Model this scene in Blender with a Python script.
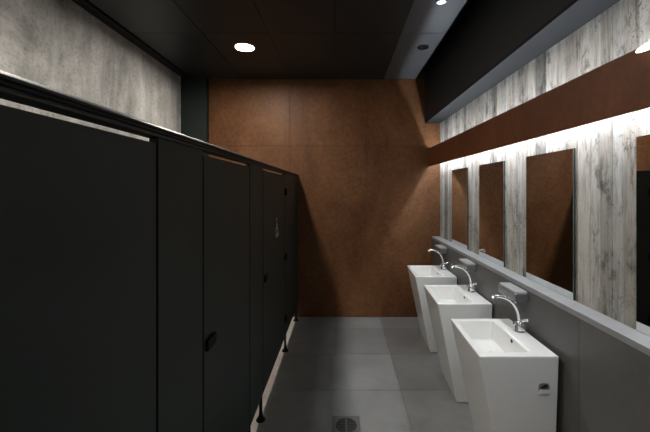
import bpy, bmesh, math, random
from mathutils import Vector, Matrix

for o in list(bpy.data.objects):
    bpy.data.objects.remove(o)
SC = bpy.context.scene
COL = SC.collection

# ------------------------------------------------------------------ camera
F_PX = 346.0
cam_d = bpy.data.cameras.new('camera')
cam = bpy.data.objects.new('camera', cam_d)
COL.objects.link(cam)
cam_d.sensor_fit = 'HORIZONTAL'
cam_d.sensor_width = 36.0
cam_d.lens = F_PX / 650.0 * 36.0
cam_d.shift_x = -17.0 / 650.0
cam_d.shift_y = -26.0 / 650.0
cam_d.clip_start = 0.02
cam.location = (0, 0, 1.7)
cam.rotation_euler = (math.radians(90), 0, 0)
SC.camera = cam

# ------------------------------------------------------------------ light, exposure
world = bpy.data.worlds.new('world')
SC.world = world
world.use_nodes = True
world.node_tree.nodes['Background'].inputs[0].default_value = (0.5, 0.52, 0.55, 1)
world.node_tree.nodes['Background'].inputs[1].default_value = 0.02
SC.view_settings.view_transform = 'Standard'
SC.view_settings.look = 'None'
SC.view_settings.gamma = 1.0
SC.view_settings.use_curve_mapping = False
SC.view_settings.exposure = 0.7

LED_STRENGTH = 69.0
LAMP_STRENGTH = 225.0
SPOT_STRENGTH = 0.6       # small ceiling spots over the sinks

# ------------------------------------------------------------------ room sizes (metres)
Y_BACK, Y_FRONT = 4.63, -1.25
X_LEFT, X_RIGHT = -2.12, 1.311
Z_CEIL = 3.17
X_DOOR = -0.589            # face of the cubicle fronts
X_PANEL = 1.205            # face of the tile panelling
Z_LEDGE = 1.08
SX0, SX1, S_Z = 1.11, X_RIGHT, 2.59   # soffit

# ------------------------------------------------------------------ mesh helpers
def box(bm, x0, x1, y0, y1, z0, z1, bevel=0.0):
    r = bmesh.ops.create_cube(bm, size=1.0)
    vs = r['verts']
    for v in vs:
        v.co = Vector(((x0 + x1) / 2 + v.co.x * (x1 - x0),
                       (y0 + y1) / 2 + v.co.y * (y1 - y0),
                       (z0 + z1) / 2 + v.co.z * (z1 - z0)))
    if bevel > 0:
        es = list({e for v in vs for e in v.link_edges})
        bmesh.ops.bevel(bm, geom=es, offset=bevel, segments=2, profile=0.6, affect='EDGES')

def lathe(bm, prof, c=(0, 0, 0), n=28, axis='Z', cap=True):
    """profile of (radius, height) turned about an axis through c"""
    rings = []
    for r, h in prof:
        ring = []
        for k in range(n):
            a = 2 * math.pi * k / n
            p = Vector((r * math.cos(a), r * math.sin(a), h))
            if axis == 'X':
                p = Vector((p.z, p.x, p.y))
            elif axis == 'Y':
                p = Vector((p.x, p.z, p.y))
            ring.append(bm.verts.new(p + Vector(c)))
        rings.append(ring)
    for a, b in zip(rings, rings[1:]):
        for k in range(n):
            bm.faces.new((a[k], a[(k + 1) % n], b[(k + 1) % n], b[k]))
    if cap:
        bm.faces.new(rings[0])
        bm.faces.new(rings[-1])
    bmesh.ops.recalc_face_normals(bm, faces=bm.faces[:])

def tube(bm, pts, rad, n=14):
    pts = [Vector(p) for p in pts]
    rs = rad if isinstance(rad, (list, tuple)) else [rad] * len(pts)
    rings = []
    up = Vector((0, 1, 0))
    for i, p in enumerate(pts):
        t = (pts[min(i + 1, len(pts) - 1)] - pts[max(i - 1, 0)]).normalized()
        if abs(t.dot(up)) > 0.95:
            up = Vector((1, 0, 0))
        s = t.cross(up).normalized()
        u = s.cross(t).normalized()
        rings.append([bm.verts.new(p + (s * math.cos(2 * math.pi * k / n) + u * math.sin(2 * math.pi * k / n)) * rs[i])
                      for k in range(n)])
    for a, b in zip(rings, rings[1:]):
        for k in range(n):
            bm.faces.new((a[k], a[(k + 1) % n], b[(k + 1) % n], b[k]))
    bm.faces.new(rings[0]); bm.faces.new(rings[-1])
    bmesh.ops.recalc_face_normals(bm, faces=bm.faces[:])

def obj(name, bm, mat, parent=None, smooth=None, bevel=None, label=None):
    me = bpy.data.meshes.new(name)
    bm.normal_update()
    bm.to_mesh(me); bm.free()
    o = bpy.data.objects.new(name, me)
    COL.objects.link(o)
    me.materials.append(mat)
    if parent is not None:
        o.parent = parent
    if bevel:
        m = o.modifiers.new('bevel', 'BEVEL')
        m.width = bevel; m.segments = 3; m.limit_method = 'ANGLE'; m.angle_limit = math.radians(35)
        m.harden_normals = True
        for p in me.polygons: p.use_smooth = True
    if smooth is not None:
        for p in me.polygons: p.use_smooth = True
        me.set_sharp_from_angle(angle=math.radians(smooth))
    if label: o['label'] = label
    return o

def tag(o, label, cat, group=None):
    o['label'] = label; o['category'] = cat
    if group: o['group'] = group
    return o

def thing(name, loc, label, cat, group=None):
    o = bpy.data.objects.new(name, None)
    o.empty_display_size = 0.1
    COL.objects.link(o)
    o.location = loc
    return tag(o, label, cat, group)

def struct(name, bm, mat, **k):
    o = obj(name, bm, mat, **k)
    o['kind'] = 'structure'
    return o

def copy_tree(o, parent=None):
    c = o.copy()
    COL.objects.link(c)
    if parent is not None: c.parent = parent
    for ch in list(o.children):
        copy_tree(ch, c)
    return c

# ------------------------------------------------------------------ materials
def new_mat(name):
    m = bpy.data.materials.new(name)
    m.use_nodes = True
    nt = m.node_tree
    return m, nt, nt.nodes['Principled BSDF']

def nd(nt, t, **k):
    n = nt.nodes.new(t)
    for a, b in k.items():
        setattr(n, a, b)
    return n

def ramp(nt, src, stops):
    r = nd(nt, 'ShaderNodeValToRGB')
    cr = r.color_ramp
    while len(cr.elements) < len(stops): cr.elements.new(0.5)
    for e, (p, c) in zip(cr.elements, stops):
        e.position = p; e.color = (c[0], c[1], c[2], 1)
    nt.links.new(src, r.inputs[0])
    return r.outputs[0]

def noise(nt, scale, detail=6, rough=0.6, stretch=(1, 1, 1), dist=0.0):
    tc = nd(nt, 'ShaderNodeTexCoord')
    mp = nd(nt, 'ShaderNodeMapping')
    mp.inputs['Scale'].default_value = stretch
    nt.links.new(tc.outputs['Object'], mp.inputs[0])
    n = nd(nt, 'ShaderNodeTexNoise')
    n.inputs['Scale'].default_value = scale
    n.inputs['Detail'].default_value = detail
    n.inputs['Roughness'].default_value = rough
    n.inputs['Distortion'].default_value = dist
    nt.links.new(mp.outputs[0], n.inputs['Vector'])
    return n.outputs['Fac']

def mix(nt, a, b, fac, mode='MIX'):
    m = nd(nt, 'ShaderNodeMix', data_type='RGBA', blend_type=mode)
    for s, v in ((m.inputs[6], a), (m.inputs[7], b), (m.inputs[0], fac)):
        if hasattr(v, 'links'): nt.links.new(v, s)
        elif isinstance(v, (int, float)): s.default_value = v
        else: s.default_value = (v[0], v[1], v[2], 1)
    return m.outputs[2]

def bump(nt, bsdf, h, strength=0.3, dist=0.01):
    b = nd(nt, 'ShaderNodeBump')
    b.inputs['Strength'].default_value = strength
    b.inputs['Distance'].default_value = dist
    nt.links.new(h, b.inputs['Height'])
    nt.links.new(b.outputs[0], bsdf.inputs['Normal'])

def simple(name, col, rough=0.5, metal=0.0, var=0.06, scale=9.0, spec=0.5, bmp=0.0):
    m, nt, b = new_mat(name)
    n = noise(nt, scale)
    c = ramp(nt, n, [(0.3, [x * (1 - var) for x in col]), (0.7, [min(1, x * (1 + var)) for x in col])])
    nt.links.new(c, b.inputs['Base Color'])
    b.inputs['Roughness'].default_value = rough
    b.inputs['Metallic'].default_value = metal
    b.inputs['Specular IOR Level'].default_value = spec
    if bmp: bump(nt, b, n, bmp)
    return m

def emit(name, col, strength):
    m, nt, b = new_mat(name)
    b.inputs['Base Color'].default_value = (0.9, 0.9, 0.9, 1)
    b.inputs['Emission Color'].default_value = (*col, 1)
    b.inputs['Emission Strength'].default_value = strength
    return m

# weathering steel
def mat_corten(name, k=1.0, kg=1.0, kb=1.0):
    m, nt, b = new_mat(name)
    big = noise(nt, 1.7, 9, 0.66, (1, 1, 0.55), 0.6)
    fine = noise(nt, 26, 8, 0.7)
    c1 = ramp(nt, big, [(p, (a * k, b * k * kg, c * k * kb)) for p, a, b, c in
                        ((0.32, 0.122, 0.050, 0.019), (0.50, 0.172, 0.074, 0.029), (0.70, 0.238, 0.110, 0.048))])
    c2 = ramp(nt, fine, [(0.38, (0.62, 0.58, 0.55)), (0.58, (1, 1, 1))])
    c = mix(nt, c1, c2, 0.75, 'MULTIPLY')
    geo = nd(nt, 'ShaderNodeNewGeometry')
    tone = ramp(nt, geo.outputs['Random Per Island'], [(0, (0.9, 0.9, 0.9)), (1, (1.06, 1.05, 1.04))])
    c = mix(nt, c, tone, 1.0, 'MULTIPLY')
    nt.links.new(c, b.inputs['Base Color'])
    r = ramp(nt, fine, [(0.3, (0.42,) * 3), (0.7, (0.6,) * 3)])
    nt.links.new(r, b.inputs['Roughness'])
    b.inputs['Specular IOR Level'].default_value = 0.28
    bump(nt, b, fine, 0.12, 0.004)
    return m

def mat_boards():
    m, nt, b = new_mat('board_marked_concrete')
    grain = noise(nt, 55, 8, 0.7, (1, 1, 0.07), 0.8)
    streak = noise(nt, 16, 6, 0.6, (1, 1, 0.10), 0.5)
    blot = noise(nt, 11, 9, 0.72, (1, 1, 0.5), 0.4)
    pits = noise(nt, 70, 7, 0.75, (1, 1, 0.7), 0.8)
    pmask = noise(nt, 3.1, 4, 0.5, (1, 1, 0.6))
    geo = nd(nt, 'ShaderNodeNewGeometry')
    base = ramp(nt, geo.outputs['Random Per Island'], [(0, (0.20, 0.198, 0.19)), (0.25, (0.41, 0.385, 0.345)), (0.5, (0.44, 0.44, 0.435)), (0.75, (0.53, 0.505, 0.46)), (1, (0.66, 0.655, 0.64))])
    g = ramp(nt, grain, [(0.34, (0.5, 0.5, 0.49)), (0.50, (0.97, 0.97, 0.97)), (0.7, (1.0, 1.0, 1.0))])
    c = mix(nt, base, g, 0.75, 'MULTIPLY')
    st = ramp(nt, streak, [(0.34, (0.50, 0.49, 0.47)), (0.50, (1, 1, 1))])
    c = mix(nt, c, st, 0.7, 'MULTIPLY')
    bl = ramp(nt, blot, [(0.36, (0.20, 0.195, 0.19)), (0.46, (0.85, 0.85, 0.84)), (0.6, (1.0, 1.0, 1.0))])
    c = mix(nt, c, bl, 0.8, 'MULTIPLY')
    p = ramp(nt, pits, [(0.38, (0.14, 0.14, 0.14)), (0.45, (1, 1, 1))])
    pm = ramp(nt, pmask, [(0.50, (0, 0, 0)), (0.60, (1, 1, 1))])
    c = mix(nt, c, mix(nt, c, p, 1.0, 'MULTIPLY'), pm)
    nt.links.new(c, b.inputs['Base Color'])
    b.inputs['Roughness'].default_value = 0.85
    b.inputs['Specular IOR Level'].default_value = 0.25
    bump(nt, b, grain, 0.5, 0.01)
    return m

def mat_raw_concrete():
    m, nt, b = new_mat('raw_concrete')
    big = noise(nt, 2.2, 8, 0.66, (1, 1, 0.7), 0.5)
    streak = noise(nt, 7, 6, 0.65, (1, 1, 0.16))
    fine = noise(nt, 40, 6, 0.7)
    c = ramp(nt, big, [(0.33, (0.28, 0.276, 0.265)), (0.5, (0.56, 0.555, 0.535)), (0.68, (0.80, 0.79, 0.765))])
    s = ramp(nt, streak, [(0.33, (0.62, 0.62, 0.61)), (0.55, (1, 1, 1))])
    c = mix(nt, c, s, 0.7, 'MULTIPLY')
    f = ramp(nt, fine, [(0.36, (0.4, 0.4, 0.4)), (0.48, (1, 1, 1))])
    c = mix(nt, c, f, 0.5, 'MULTIPLY')
    nt.links.new(c, b.inputs['Base Color'])
    b.inputs['Roughness'].default_value = 0.8
    b.inputs['Specular IOR Level'].default_value = 0.3
    bump(nt, b, fine, 0.25, 0.006)
    return m

def mat_tile(name, lo, hi, rough):
    m, nt, b = new_mat(name)
    n1 = noise(nt, 2.6, 8, 0.62, dist=0.3)
    n2 = noise(nt, 60, 5, 0.6)
    geo = nd(nt, 'ShaderNodeNewGeometry')
    c = ramp(nt, n1, [(0.3, lo), (0.7, hi)])
    t = ramp(nt, geo.outputs['Random Per Island'], [(0, (0.88,) * 3), (1, (1.06,) * 3)])
    c = mix(nt, c, t, 1.0, 'MULTIPLY')
    c = mix(nt, c, ramp(nt, n2, [(0.3, (0.85,) * 3), (0.6, (1,) * 3)]), 0.6, 'MULTIPLY')
    nt.links.new(c, b.inputs['Base Color'])
    r = ramp(nt, n1, [(0.3, (rough * 0.85,) * 3), (0.7, (rough * 1.15,) * 3)])
    nt.links.new(r, b.inputs['Roughness'])
    b.inputs['Specular IOR Level'].default_value = 0.4
    return m

M_corten = mat_corten('weathering_steel_wall')
M_corten_beam = mat_corten('weathering_steel_beam', 0.8, 0.76, 0.66)
M_boards = mat_boards()
M_conc = mat_raw_concrete()
M_floor = mat_tile('floor_tile', (0.18, 0.183, 0.184), (0.27, 0.273, 0.275), 0.42)
M_panel = mat_tile('wall_tile', (0.105, 0.103, 0.10), (0.14, 0.137, 0.133), 0.42)
M_grout = simple('dark_grout', (0.09, 0.09, 0.088), 0.9)
M_ledge = simple('grey_ledge_stone', (0.28, 0.285, 0.29), 0.5, var=0.1)
M_kerb = simple('pale_kerb_stone', (0.56, 0.505, 0.47), 0.6, var=0.1)
M_black = simple('black_laminate', (0.018, 0.028, 0.025), 0.45, var=0.08, scale=4, spec=0.35)
M_blackgap = simple('black_void_paint', (0.006, 0.006, 0.006), 0.8)
M_blackmetal = simple('black_gloss_metal', (0.014, 0.017, 0.017), 0.42, var=0.05)
M_blackplastic = simple('black_plastic', (0.003, 0.003, 0.003), 0.6, spec=0.2)
M_ceil = simple('black_ceiling_panel', (0.019, 0.021, 0.021), 0.42, var=0.12, scale=2.5, spec=0.32)
M_ceilgrey = simple('grey_ceiling_panel', (0.085, 0.091, 0.10), 0.42, var=0.1, scale=2.5, spec=0.35)
M_soffit = simple('dark_soffit_board', (0.011, 0.0115, 0.0135), 0.75, var=0.06, spec=0.25)
M_soffitface = simple('matt_black_board', (0.012, 0.012, 0.013), 0.7, var=0.06)
M_ceramic = simple('white_ceramic', (0.80, 0.80, 0.79), 0.12, var=0.01)
M_chrome = simple('chrome', (0.80, 0.81, 0.82), 0.2, 0.85, var=0.02)
M_brushed = simple('brushed_steel', (0.42, 0.42, 0.42), 0.35, 1.0, var=0.08, scale=30)
M_satin = simple('satin_chrome', (0.6, 0.61, 0.62), 0.3, 0.25, var=0.03)
M_darkchrome = simple('dark_satin_steel', (0.30, 0.305, 0.31), 0.25, 0.7, var=0.03)
M_recess = simple('grey_recess', (0.22, 0.22, 0.22), 0.4)
M_drain = simple('dull_drain_steel', (0.125, 0.125, 0.125), 0.5, 0.2, var=0.08, scale=30)
M_plaster = simple('grey_plaster', (0.22, 0.22, 0.215), 0.8)
M_mirror = simple('silvered_mirror', (0.86, 0.88, 0.87), 0.015, 1.0, var=0.0)
M_mirroredge = simple('green_glass_edge', (0.02, 0.034, 0.03), 0.25, var=0.05)
M_white = simple('white_vinyl', (0.75, 0.75, 0.72), 0.5, var=0.02)
M_hole = simple('dark_hole', (0.01, 0.01, 0.01), 0.8)
M_lamprim = simple('white_lamp_rim', (0.65, 0.65, 0.63), 0.4, var=0.02)
M_led = emit('led_strip_light', (0.86, 0.94, 1.0), LED_STRENGTH)
M_lamp = emit('round_lamp_light', (1.0, 0.93, 0.835), LAMP_STRENGTH)
M_spot = emit('spot_light', (0.86, 0.92, 1.0), SPOT_STRENGTH)
M_oval = emit('oval_glow', (1.0, 0.95, 0.88), 5.0)
M_dullglass = simple('dull_lens', (0.012, 0.013, 0.014), 0.08)

# ------------------------------------------------------------------ floor
rng = random.Random(5)
bm = bmesh.new()
box(bm, X_LEFT - 0.1, X_RIGHT + 0.1, Y_FRONT - 0.1, Y_BACK + 0.1, -0.06, -0.004)
gap = 0.004
xe = [-0.604, -0.1, 0.5, 1.1, X_PANEL + 0.05]
ye = [Y_FRONT, -0.31, 0.34, 0.99, 1.64, 2.29, 2.94, 3.59, 4.24, Y_BACK]
for a, b in zip(xe, xe[1:]):
    for c, d in zip(ye, ye[1:]):
        box(bm, a + gap / 2, b - gap / 2, c + gap / 2, d - gap / 2, -0.03, 0.0)
xe2 = [X_LEFT, -1.52, -0.92, -0.76]
for a, b in zip(xe2, xe2[1:]):
    for c, d in zip(ye, ye[1:]):
        box(bm, a + gap / 2, b - gap / 2, c + gap / 2, d - gap / 2, -0.03, 0.0)
fl = struct('floor', bm, M_floor)
bm = bmesh.new()
box(bm, -0.758, -0.606, Y_FRONT, Y_BACK, -0.03, 0.0005)
struct('trim_1', bm, M_kerb)

# ------------------------------------------------------------------ ceiling
bm = bmesh.new()
xc = [-1.97, -1.31, -0.69, -0.06, 0.555]
yc = [Y_FRONT, -0.51, 0.74, 1.99, 3.24, 4.585]
for a, b in zip(xc, xc[1:]):
    for c, d in zip(yc, yc[1:]):
        box(bm, a + 0.003, b - 0.003, c + 0.003, d - 0.003, Z_CEIL, Z_CEIL + 0.03, 0.002)
struct('ceiling', bm, M_ceil)
bm = bmesh.new()   # narrower, greyer row of panels beside the soffit
for c, d in zip(yc, yc[1:]):
    box(bm, 0.558, 0.972, c + 0.003, d - 0.003, Z_CEIL, Z_CEIL + 0.03, 0.002)
struct('trim_8', bm, M_ceilgrey)
bm = bmesh.new()   # dark slab over the shadow gaps
box(bm, X_LEFT - 0.1, X_RIGHT + 0.1, Y_FRONT - 0.1, Y_BACK + 0.1, Z_CEIL + 0.16, Z_CEIL + 0.26)
box(bm, -1.97, -1.955, Y_FRONT, 4.58, Z_CEIL + 0.031, Z_CEIL + 0.16)
box(bm, 0.96, 0.975, Y_FRONT, 4.58, Z_CEIL + 0.031, Z_CEIL + 0.16)
struct('trim_7', bm, M_blackgap)
bm = bmesh.new()   # black channel along the top of the left wall
box(bm, X_LEFT, -2.02, Y_FRONT, 4.54, 3.185, 3.325)
struct('trim_2', bm, M_soffitface)

# ------------------------------------------------------------------ walls
bm = bmesh.new()
box(bm, X_LEFT - 0.1, X_LEFT, Y_FRONT - 0.1, Y_BACK + 0.1, 0, Z_CEIL + 0.16)
struct('wall_left', bm, M_conc)

bm = bmesh.new()
box(bm, X_LEFT, X_RIGHT + 0.1, Y_BACK + 0.02, Y_BACK + 0.12, 0, Z_CEIL + 0.16)
xs = [-1.785, -0.696, 0.335, X_RIGHT]
zs = [0.0, 2.29, Z_CEIL + 0.1]
for a, b in zip(xs, xs[1:]):
    for c, d in zip(zs, zs[1:]):
        box(bm, a + 0.0015, b - 0.0015, Y_BACK, Y_BACK + 0.03, c + 0.0015, d - 0.0015, 0.0015)
struct('wall_back', bm, M_corten)
bm = bmesh.new()   # black column in the far left corner
box(bm, X_LEFT, -1.79, 4.55, Y_BACK + 0.02, 0, Z_CEIL + 0.14, 0.004)
struct('wall_corner', bm, M_black)

bm = bmesh.new()   # board-marked concrete, every board a slightly different depth
box(bm, X_RIGHT + 0.006, X_RIGHT + 0.1, Y_FRONT - 0.1, Y_BACK + 0.1, 0, Z_CEIL + 0.16)
y = Y_BACK + 0.005
while y > Y_FRONT:
    w = rng.choice([0.06, 0.075, 0.09, 0.1, 0.12])
    d = rng.uniform(-0.002, 0.005)
    box(bm, X_RIGHT + d, X_RIGHT + 0.03, y - w + 0.0018, y - 0.0018, Z_LEDGE - 0.1, Z_CEIL + 0.12, 0.0015)
    y -= w
struct('wall_right', bm, M_boards)

bm = bmesh.new()
box(bm, X_LEFT - 0.1, X_RIGHT + 0.1, Y_FRONT - 0.1, Y_FRONT, 0, Z_CEIL + 0.16)
struct('wall_front', bm, M_plaster)

# tile panelling below the ledge, with upright joints
bm = bmesh.new()
ys = [Y_FRONT, -0.05, 0.85, 1.759, 2.66, 3.56, Y_BACK - 0.001]
for a, b in zip(ys, ys[1:]):
    box(bm, X_PANEL, X_RIGHT - 0.012, a + 0.0015, b - 0.0015, 0.001, Z_LEDGE - 0.031, 0.001)
struct('trim_3', bm, M_panel)
bm = bmesh.new()
box(bm, X_PANEL - 0.004, X_RIGHT - 0.005, Y_FRONT, Y_BACK - 0.001, Z_LEDGE - 0.03, Z_LEDGE, 0.002)
struct('trim_4', bm, M_ledge)

# dropped soffit along the right wall
bm = bmesh.new()
box(bm, SX0, X_RIGHT - 0.004, Y_FRONT, Y_BACK - 0.001, S_Z, S_Z + 0.02)
struct('trim_5', bm, M_soffit)
bm = bmesh.new()
box(bm, SX0, SX0 + 0.02, Y_FRONT, Y_BACK - 0.001, S_Z + 0.0205, Z_CEIL + 0.155)
struct('trim_6', bm, M_soffitface)

# ------------------------------------------------------------------ toilet cubicle fronts
cub = thing('toilet_partition', (X_DOOR, 2.2, 0),
            'long run of matt black toilet cubicle doors and panels along the left side', 'toilet partition')
CO = Vector(cub.location)
Z_B, Z_D, Z_P = 0.178, 1.848, 1.868
def lb(bm, x0, x1, y0, y1, z0, z1, bev=0.0):
    box(bm, x0 - CO.x, x1 - CO.x, y0 - CO.y, y1 - CO.y, z0 - CO.z, z1 - CO.z, bev)

T = 0.03
pil = [(Y_FRONT + 0.01, -0.75), (0.0, 0.36), (1.107, 1.466), (2.215, 2.58), (3.575, Y_BACK - 0.004)]
for a, b in pil:
    bm = bmesh.new()
    lb(bm, X_DOOR - T, X_DOOR, a + 0.003, b - 0.003, Z_B, Z_P, 0.0015)
    # rebate strips behind the gaps that the doors close against
    if a > 0.5: lb(bm, X_DOOR - T - 0.012, X_DOOR - T - 0.0005, a - 0.03, a + 0.03, Z_B, Z_D)
    if b < 4.0: lb(bm, X_DOOR - T - 0.012, X_DOOR - T - 0.0005, b - 0.03, b + 0.03, Z_B, Z_D)
    obj('pilaster', bm, M_black, cub)
# dividers between the cubicles
for yd in (-0.55, 0.18, 1.29, 2.40):
    bm = bmesh.new()
    lb(bm, X_LEFT + 0.005, X_DOOR - T - 0.013, yd - 0.012, yd + 0.012, Z_B, Z_D, 0.001)
    obj('divider', bm, M_black, cub)

doors = [(-0.75, 0.0), (0.36, 1.107), (1.466, 2.215), (2.58, 3.575)]
for i, (a, b) in enumerate(doors):
    bm = bmesh.new()
    g = 0.010
    lb(bm, X_DOOR - T, X_DOOR, a + g, b - g, Z_B, Z_D, 0.0015)
    d = obj('door', bm, M_black, cub,
            label=['', 'wide black door nearest the camera', 'black door in the middle of the run', 'black door with a small white wheelchair sign'][i] or None)
    # lock: back plate with a turn knob
    bm = bmesh.new()
    yl = a + 0.075
    lb(bm, X_DOOR + 0.0005, X_DOOR + 0.014, yl - 0.050, yl + 0.050, 1.002, 1.050, 0.004)
    obj('lock', bm, M_blackplastic, d)
    if i == 3:
        for zh in (1.68, 1.01, 0.37):
            bm = bmesh.new()
            lb(bm, X_DOOR + 0.0005, X_DOOR + 0.007, b - 0.06, b - g - 0.004, zh - 0.03, zh + 0.03, 0.002)
            tube(bm, [(X_DOOR + 0.011 - CO.x, b - CO.y, zh - 0.035), (X_DOOR + 0.011 - CO.x, b - CO.y, zh + 0.035)], 0.0095)
            obj('hinge', bm, M_blackplastic, d)
        # wheelchair pictogram, thin cut vinyl
        bm = bmesh.new()
        yc0, zc0, s = 3.13, 1.36, 0.18
        def flat(pts):   # polygon given in (right, up) on the door, seen from the corridor
            t = 0.0015
            f = [bm.verts.new((X_DOOR + t - CO.x, yc0 + p[0] * s - CO.y, zc0 + p[1] * s)) for p in pts]
            k = [bm.verts.new((X_DOOR + 0.0002 - CO.x, yc0 + p[0] * s - CO.y, zc0 + p[1] * s)) for p in pts]
            bm.faces.new(f); bm.faces.new(k[::-1])
            for q in range(len(f)):
                r = (q + 1) % len(f)
                bm.faces.new((f[q], k[q], k[r], f[r]))
        flat([(-0.04 + 0.085 * math.cos(t * math.pi / 8), 0.42 + 0.085 * math.sin(t * math.pi / 8)) for t in range(16)])
        flat([(-0.11, 0.31), (-0.02, 0.31), (0.02, 0.0), (-0.07, 0.0)])          # torso
        flat([(-0.03, 0.19), (0.17, 0.17), (0.17, 0.10), (-0.02, 0.12)])         # arm
        flat([(-0.06, 0.02), (0.22, 0.02), (0.22, -0.07), (-0.06, -0.07)])       # thigh
        flat([(0.14, -0.07), (0.22, -0.07), (0.33, -0.40), (0.24, -0.43)])       # shin
        flat([(0.28, -0.37), (0.40, -0.33), (0.42, -0.40), (0.27, -0.45)])       # foot
        for k in range(20):                                                      # wheel, an open ring
            a0 = math.radians(110 + k * 12.0); a1 = math.radians(110 + (k + 1) * 12.0)
            R0, R1 = 0.21, 0.285
            flat([(-0.06 + R0 * math.cos(a0), -0.2 + R0 * math.sin(a0)), (-0.06 + R1 * math.cos(a0), -0.2 + R1 * math.sin(a0)),
                  (-0.06 + R1 * math.cos(a1), -0.2 + R1 * math.sin(a1)), (-0.06 + R0 * math.cos(a1), -0.2 + R0 * math.sin(a1))])
        bmesh.ops.recalc_face_normals(bm, faces=bm.faces[:])
        obj('sign', bm, M_white, d, label='small white wheelchair symbol')

# top rail: a fluted black extrusion with a rounded pale-edged top
bm = bmesh.new()
prof = [(-0.040, 1.8685), (-0.0405, 1.895), (-0.034, 1.905), (-0.020, 1.910), (-0.006, 1.909), (0.004, 1.905), (0.010, 1.898),
        (0.008, 1.893), (0.003, 1.8905), (0.0035, 1.888), (0.009, 1.8855), (0.0095, 1.882), (0.004, 1.8795), (0.0045, 1.877), (0.010, 1.875), (0.009, 1.8685)]
va = [bm.verts.new((p[0], Y_FRONT + 0.005 - CO.y, p[1])) for p in prof]
vb = [bm.verts.new((p[0], Y_BACK - 0.003 - CO.y, p[1])) for p in prof]
bm.faces.new(va); bm.faces.new(vb[::-1])
for k in range(len(prof)):
    r = (k + 1) % len(prof)
    bm.faces.new((va[k], va[r], vb[r], vb[k]))
bmesh.ops.recalc_face_normals(bm, faces=bm.faces[:])
obj('top_rail', bm, M_blackmetal, cub, smooth=30, label='glossy black rail with fluted face')
# feet under the pilasters
for yf in (-0.95, 0.05, 0.31, 1.16, 1.42, 2.225, 2.555, 3.65, 4.5):
    bm = bmesh.new()
    c = (-0.002 - T / 2 + 0.006, yf - CO.y, 0)
    lathe(bm, [(0.034, 0.0008), (0.034, 0.008), (0.024, 0.02), (0.015, 0.04), (0.012, 0.07), (0.012, Z_B - 0.0008)], c, 20)
    obj('foot', bm, M_blackplastic, cub, smooth=40)

# ------------------------------------------------------------------ rusty steel light beam
beam = thing('light_beam', (1.15, 2.0, 2.01),
             'long rusty steel beam along the board-marked wall with hidden strip light behind', 'light beam')
bm = bmesh.new()
box(bm, 0.0, 0.008, 0.35 - 2.0, Y_BACK - 0.002 - 2.0, 0.0, 0.242, 0.001)
obj('steel_plate', bm, M_corten_beam, beam)
bm = bmesh.new()
ny = 36
y0, y1 = 0.45 - 2.0, Y_BACK - 0.03 - 2.0
for k in range(ny):
    a = y0 + (y1 - y0) * k / ny; b = y0 + (y1 - y0) * (k + 1) / ny
    tube(bm, [(0.070, a, 0.103), (0.070, b, 0.103)], 0.008, 8)
obj('led_strip', bm, M_led, beam, label='bright white strip light')
for yb in (0.7, 2.0, 3.3, 4.4):
    bm = bmesh.new()
    box(bm, 0.0085, 0.15, yb - 2.0 - 0.004, yb - 2.0 + 0.004, 0.078, 0.094)
    obj('bracket', bm, M_blackmetal, beam)

# small glowing white oval disc at the top edge of the beam
t = thing('glowing_oval', (1.1495, 1.258, 2.2365), 'small glowing white oval at the top edge of the rusty beam', 'lamp')
bm = bmesh.new()
lathe(bm, [(0.09, 0.0), (0.092, -0.006)], (0, 0, 0), 32, 'X')
for v in bm.verts: v.co.z *= 0.16
obj('rim', bm, M_lamprim, t)
bm = bmesh.new()
lathe(bm, [(0.088, -0.0062), (0.08, -0.012), (0.05, -0.017), (0.01, -0.019)], (0, 0, 0), 32, 'X')
for v in bm.verts: v.co.z *= 0.16
obj('lens', bm, M_oval, t, smooth=60)

# ------------------------------------------------------------------ mirrors standing on the ledge
mirror_labels = ['upright frameless mirror above the farthest sink, nearest the rusty end wall',
                 'upright frameless mirror above the middle sink',
                 'large upright frameless mirror above the nearest sink',
                 'mirror cut off by the right edge of the photo']
def make_mirror():
    r = thing('wall_mirror', (X_RIGHT - 0.003, 0, Z_LEDGE + 0.0005), mirror_labels[0], 'mirror', 'mirrors along the board-marked wall')
    bm = bmesh.new()
    box(bm, -0.008, 0.0, 0.001, 0.499, 0.0, 0.854)
    obj('glass_backing', bm, M_mirroredge, r, label='greenish glass edge')
    bm = bmesh.new()
    box(bm, -0.0105, -0.0082, 0.0025, 0.4975, 0.002, 0.8525)
    obj('mirror_face', bm, M_mirror, r)
    return r
m0 = make_mirror()
for k, ym in enumerate([3.588, 2.775, 1.940, 1.028]):
    m = m0 if k == 0 else copy_tree(m0)
    m.location.y = ym
    m['label'] = mirror_labels[k]

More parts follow.
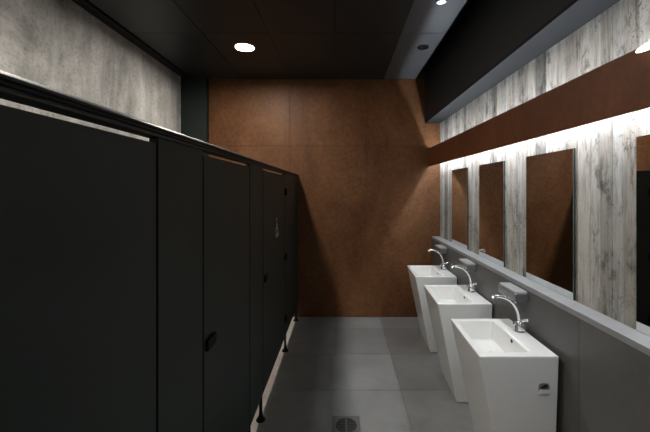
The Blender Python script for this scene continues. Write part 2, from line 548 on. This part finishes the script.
# ------------------------------------------------------------------ sinks
sink_labels = ['white tapered pedestal sink farthest back, beside the rusty end wall',
               'white tapered pedestal sink in the middle of the three',
               'white tapered pedestal sink nearest the camera, with a notch in its side']
H = 0.80
def make_sink():
    s = thing('pedestal_sink', (0, 0, 0), sink_labels[0], 'sink', 'white pedestal sinks along the right wall')
    # local frame: x = room x, y from the near rim, z up
    L = 0.55
    XB = 1.190
    bm = bmesh.new()
    V = lambda l: [bm.verts.new(p) for p in l]
    TO = V([(0.752, 0, H), (XB, 0, H), (XB, L, H), (0.770, L, H)])
    TI = V([(0.797, 0.062, H - 0.004), (1.058, 0.062, H - 0.004), (1.058, L - 0.032, H - 0.004), (0.808, L - 0.032, H - 0.004)])
    BI = V([(0.835, 0.10, H - 0.115), (1.035, 0.085, H - 0.125), (1.035, L - 0.06, H - 0.125), (0.835, L - 0.075, H - 0.115)])
    BO = V([(0.914, 0.025, 0.0008), (1.178, 0.025, 0.0008), (1.178, L - 0.05, 0.0008), (0.928, L - 0.05, 0.0008)])
    for k in range(4):
        r = (k + 1) % 4
        bm.faces.new((TO[k], TO[r], TI[r], TI[k]))
        bm.faces.new((TI[k], TI[r], BI[r], BI[k]))
        bm.faces.new((BO[k], BO[r], TO[r], TO[k]))
    bm.faces.new(BI); bm.faces.new(BO[::-1])
    bmesh.ops.recalc_face_normals(bm, faces=bm.faces[:])
    obj('basin', bm, M_ceramic, s, bevel=0.010)
    # waste ring in the basin floor
    bm = bmesh.new()
    lathe(bm, [(0.030, 0.0), (0.030, 0.004), (0.022, 0.005), (0.020, 0.001)], (0.945, 0.27, H - 0.1195), 24)
    obj('waste', bm, M_chrome, s, smooth=40)
    # overflow hole
    bm = bmesh.new()
    lathe(bm, [(0.011, 0.0), (0.011, -0.003)], (1.0535, 0.25, H - 0.028), 16, 'X')
    obj('overflow', bm, M_hole, s)
    # side notch with its chrome clip
    bm = bmesh.new()
    pts = []
    for k in range(20):
        a = 2 * math.pi * k / 20
        pts.append((1.108 + 0.030 * math.copysign(abs(math.cos(a)) ** 0.6, math.cos(a)), 0.622 + 0.030 * math.copysign(abs(math.sin(a)) ** 0.6, math.sin(a))))
    fy = lambda z: 0.025 * (H - z) / H
    fr = [bm.verts.new((p[0], fy(p[1]) - 0.0012, p[1])) for p in pts]
    bk = [bm.verts.new((p[0], fy(p[1]) + 0.004, p[1])) for p in pts]
    bm.faces.new(fr); bm.faces.new(bk[::-1])
    for k in range(20):
        bm.faces.new((fr[k], bk[k], bk[(k + 1) % 20], fr[(k + 1) % 20]))
    bmesh.ops.recalc_face_normals(bm, faces=bm.faces[:])
    nt_ = obj('notch', bm, M_recess, s, label='grey fixing recess in the side')
    bm = bmesh.new()
    yy = fy(0.62)
    box(bm, 1.080, 1.136, yy - 0.008, yy - 0.0015, 0.594, 0.618, 0.004)
    obj('clip', bm, M_white, nt_)
    bm = bmesh.new()
    tube(bm, [(1.088, yy - 0.006, 0.628), (1.104, yy - 0.006, 0.634), (1.122, yy - 0.006, 0.640)], [0.004, 0.006, 0.008], 10)
    obj('screw', bm, M_blackplastic, nt_)
    # swan-neck tap
    fx, fy0 = 1.140, 0.33
    bm = bmesh.new()
    lathe(bm, [(0.031, 0.0), (0.031, 0.006), (0.028, 0.010), (0.026, 0.056), (0.018, 0.066)], (fx, fy0, H + 0.0006), 24)
    box(bm, fx - 0.018, fx + 0.026, fy0 - 0.030, fy0 - 0.012, H + 0.012, H + 0.050, 0.004)
    tap = obj('tap', bm, M_chrome, s, smooth=40)
    P = [(0, 0.060), (0.001, 0.085), (-0.004, 0.115), (-0.016, 0.148), (-0.036, 0.178), (-0.064, 0.202), (-0.096, 0.217), (-0.128, 0.224), (-0.150, 0.222)]
    bm = bmesh.new()
    tube(bm, [(fx + p[0], fy0, H + p[1]) for p in P], [0.0115] * 4 + [0.0105] * 5, 16)
    obj('spout', bm, M_chrome, tap, smooth=40)
    bm = bmesh.new()
    tube(bm, [(fx - 0.1505, fy0, H + 0.226), (fx - 0.159, fy0, H + 0.218), (fx - 0.168, fy0, H + 0.202)], [0.0125, 0.0155, 0.0155], 16)
    obj('nozzle', bm, M_chrome, tap, smooth=40)
    bm = bmesh.new()
    tube(bm, [(fx + 0.012, fy0 - 0.006, H + 0.064), (fx + 0.030, fy0 - 0.016, H + 0.076), (fx + 0.044, fy0 - 0.024, H + 0.078)], [0.008, 0.010, 0.012], 12)
    obj('lever', bm, M_chrome, tap, smooth=40)
    bm = bmesh.new()
    tube(bm, [(fx - 0.02, fy0, H + 0.046), (fx - 0.036, fy0, H + 0.052)], [0.007, 0.009], 12)
    obj('valve_knob', bm, M_chrome, tap, smooth=40)
    return s
s0 = make_sink()
sink_y = [3.59, 2.735, 1.874]
for k, ys_ in enumerate(sink_y):
    s = s0 if k == 0 else copy_tree(s0)
    s.location.y = ys_
    s.location.x = (0.008, 0.003, -0.011)[k]
    s['label'] = sink_labels[k]

# chrome boxes with ribbed tops on the panelling above each sink
box_labels = ['small chrome slatted soap dish under the ledge, behind the farthest sink',
              'small chrome slatted soap dish under the ledge, behind the middle sink',
              'chrome slatted soap dish on the grey panel, behind the nearest sink tap']
def make_dish():
    r = thing('soap_dish', (X_PANEL - 0.0005, 0, 0.960), box_labels[0], 'soap dish', 'chrome soap dishes on the grey panelling')
    bm = bmesh.new()
    box(bm, -0.085, 0.0, 0.0, 0.25, 0.015, 0.066, 0.004)
    box(bm, -0.012, 0.0, 0.04, 0.21, 0.0, 0.0149, 0.001)
    obj('case', bm, M_darkchrome, r)
    for k in range(5):
        bm = bmesh.new()
        x = -0.077 + k * 0.0165
        box(bm, x, x + 0.0085, 0.010, 0.240, 0.0662, 0.080, 0.002)
        obj('slat', bm, M_satin, r)
    bm = bmesh.new()
    lathe(bm, [(0.010, 0.0), (0.012, -0.012), (0.008, -0.022)], (-0.05, 0.06, 0.0148), 16)
    obj('knob', bm, M_chrome, r, smooth=40)
    return r
d0 = make_dish()
for k, ys_ in enumerate(sink_y):
    d = d0 if k == 0 else copy_tree(d0)
    d.location.y = ys_ + 0.36
    d['label'] = box_labels[k]

# ------------------------------------------------------------------ floor drain
dr = thing('floor_drain', (0.03, 2.495, 0.0006), 'square steel floor drain with round slotted grate in the corridor floor', 'drain')
bm = bmesh.new()
n = 40; R = 0.078; hw = 0.102
outer, inner, oz, iz = [], [], [], []
for k in range(n):
    a = 2 * math.pi * k / n
    ca, sa = math.cos(a), math.sin(a)
    q = hw / max(abs(ca), abs(sa))
    outer.append(bm.verts.new((q * ca, q * sa, 0.004))); inner.append(bm.verts.new((R * ca, R * sa, 0.004)))
    oz.append(bm.verts.new((q * ca, q * sa, 0.0))); iz.append(bm.verts.new((R * ca, R * sa, 0.0)))
for k in range(n):
    r = (k + 1) % n
    bm.faces.new((outer[k], outer[r], inner[r], inner[k]))
    bm.faces.new((oz[k], oz[r], outer[r], outer[k]))
    bm.faces.new((inner[k], inner[r], iz[r], iz[k]))
    bm.faces.new((oz[r], oz[k], iz[k], iz[r]))
bmesh.ops.recalc_face_normals(bm, faces=bm.faces[:])
obj('plate', bm, M_drain, dr)
bm = bmesh.new()
lathe(bm, [(R - 0.001, 0.0), (R - 0.001, 0.0008)], (0, 0, 0), 40)
obj('drain_hole', bm, M_hole, dr)
bm = bmesh.new()
for k in range(-4, 5):
    yk = k * 0.0165
    hx = math.sqrt(max(0.0, (R - 0.002) ** 2 - (abs(yk) + 0.003) ** 2))
    if hx > 0.01: box(bm, -hx, hx, yk - 0.0018, yk + 0.0018, 0.001, 0.0036)
box(bm, -0.004, 0.004, -R + 0.004, R - 0.004, 0.001, 0.0034)
obj('grate', bm, M_drain, dr)

# ------------------------------------------------------------------ ceiling lights
def make_lamp(name, loc, R, lens_mat, rim_mat, label, cat, group=None):
    r = thing(name, loc, label, cat, group)
    bm = bmesh.new()
    lathe(bm, [(R, 0.0), (R, -0.005), (R * 0.88, -0.010), (R * 0.84, -0.004), (R * 0.84, -0.0005)], (0, 0, 0), 36, cap=False)
    obj('rim', bm, rim_mat, r, smooth=40)
    bm = bmesh.new()
    lathe(bm, [(R * 0.83, -0.0005), (R * 0.83, -0.004), (R * 0.6, -0.005)], (0, 0, 0), 36)
    obj('lens', bm, lens_mat, r)
    return r
make_lamp('ceiling_lamp', (-1.0, 3.557, Z_CEIL), 0.105, M_lamp, M_lamprim, 'bright round recessed ceiling lamp over the cubicles', 'ceiling lamp')
for yl in (1.55, -0.45):
    make_lamp('ceiling_lamp', (-1.0, yl, Z_CEIL), 0.105, M_lamp, M_lamprim, 'round recessed ceiling lamp out of the picture, above the nearer cubicles', 'ceiling lamp', 'ceiling lamps out of the picture')
make_lamp('ceiling_spot', (0.833, 3.557, Z_CEIL), 0.06, M_dullglass, M_blackplastic, 'small unlit black ceiling spot beside the dropped soffit', 'ceiling spot')
make_lamp('ceiling_spot', (0.775, 2.70, Z_CEIL), 0.045, M_spot, M_blackmetal, 'small glowing ceiling spot at the top edge of the photo', 'ceiling spot')
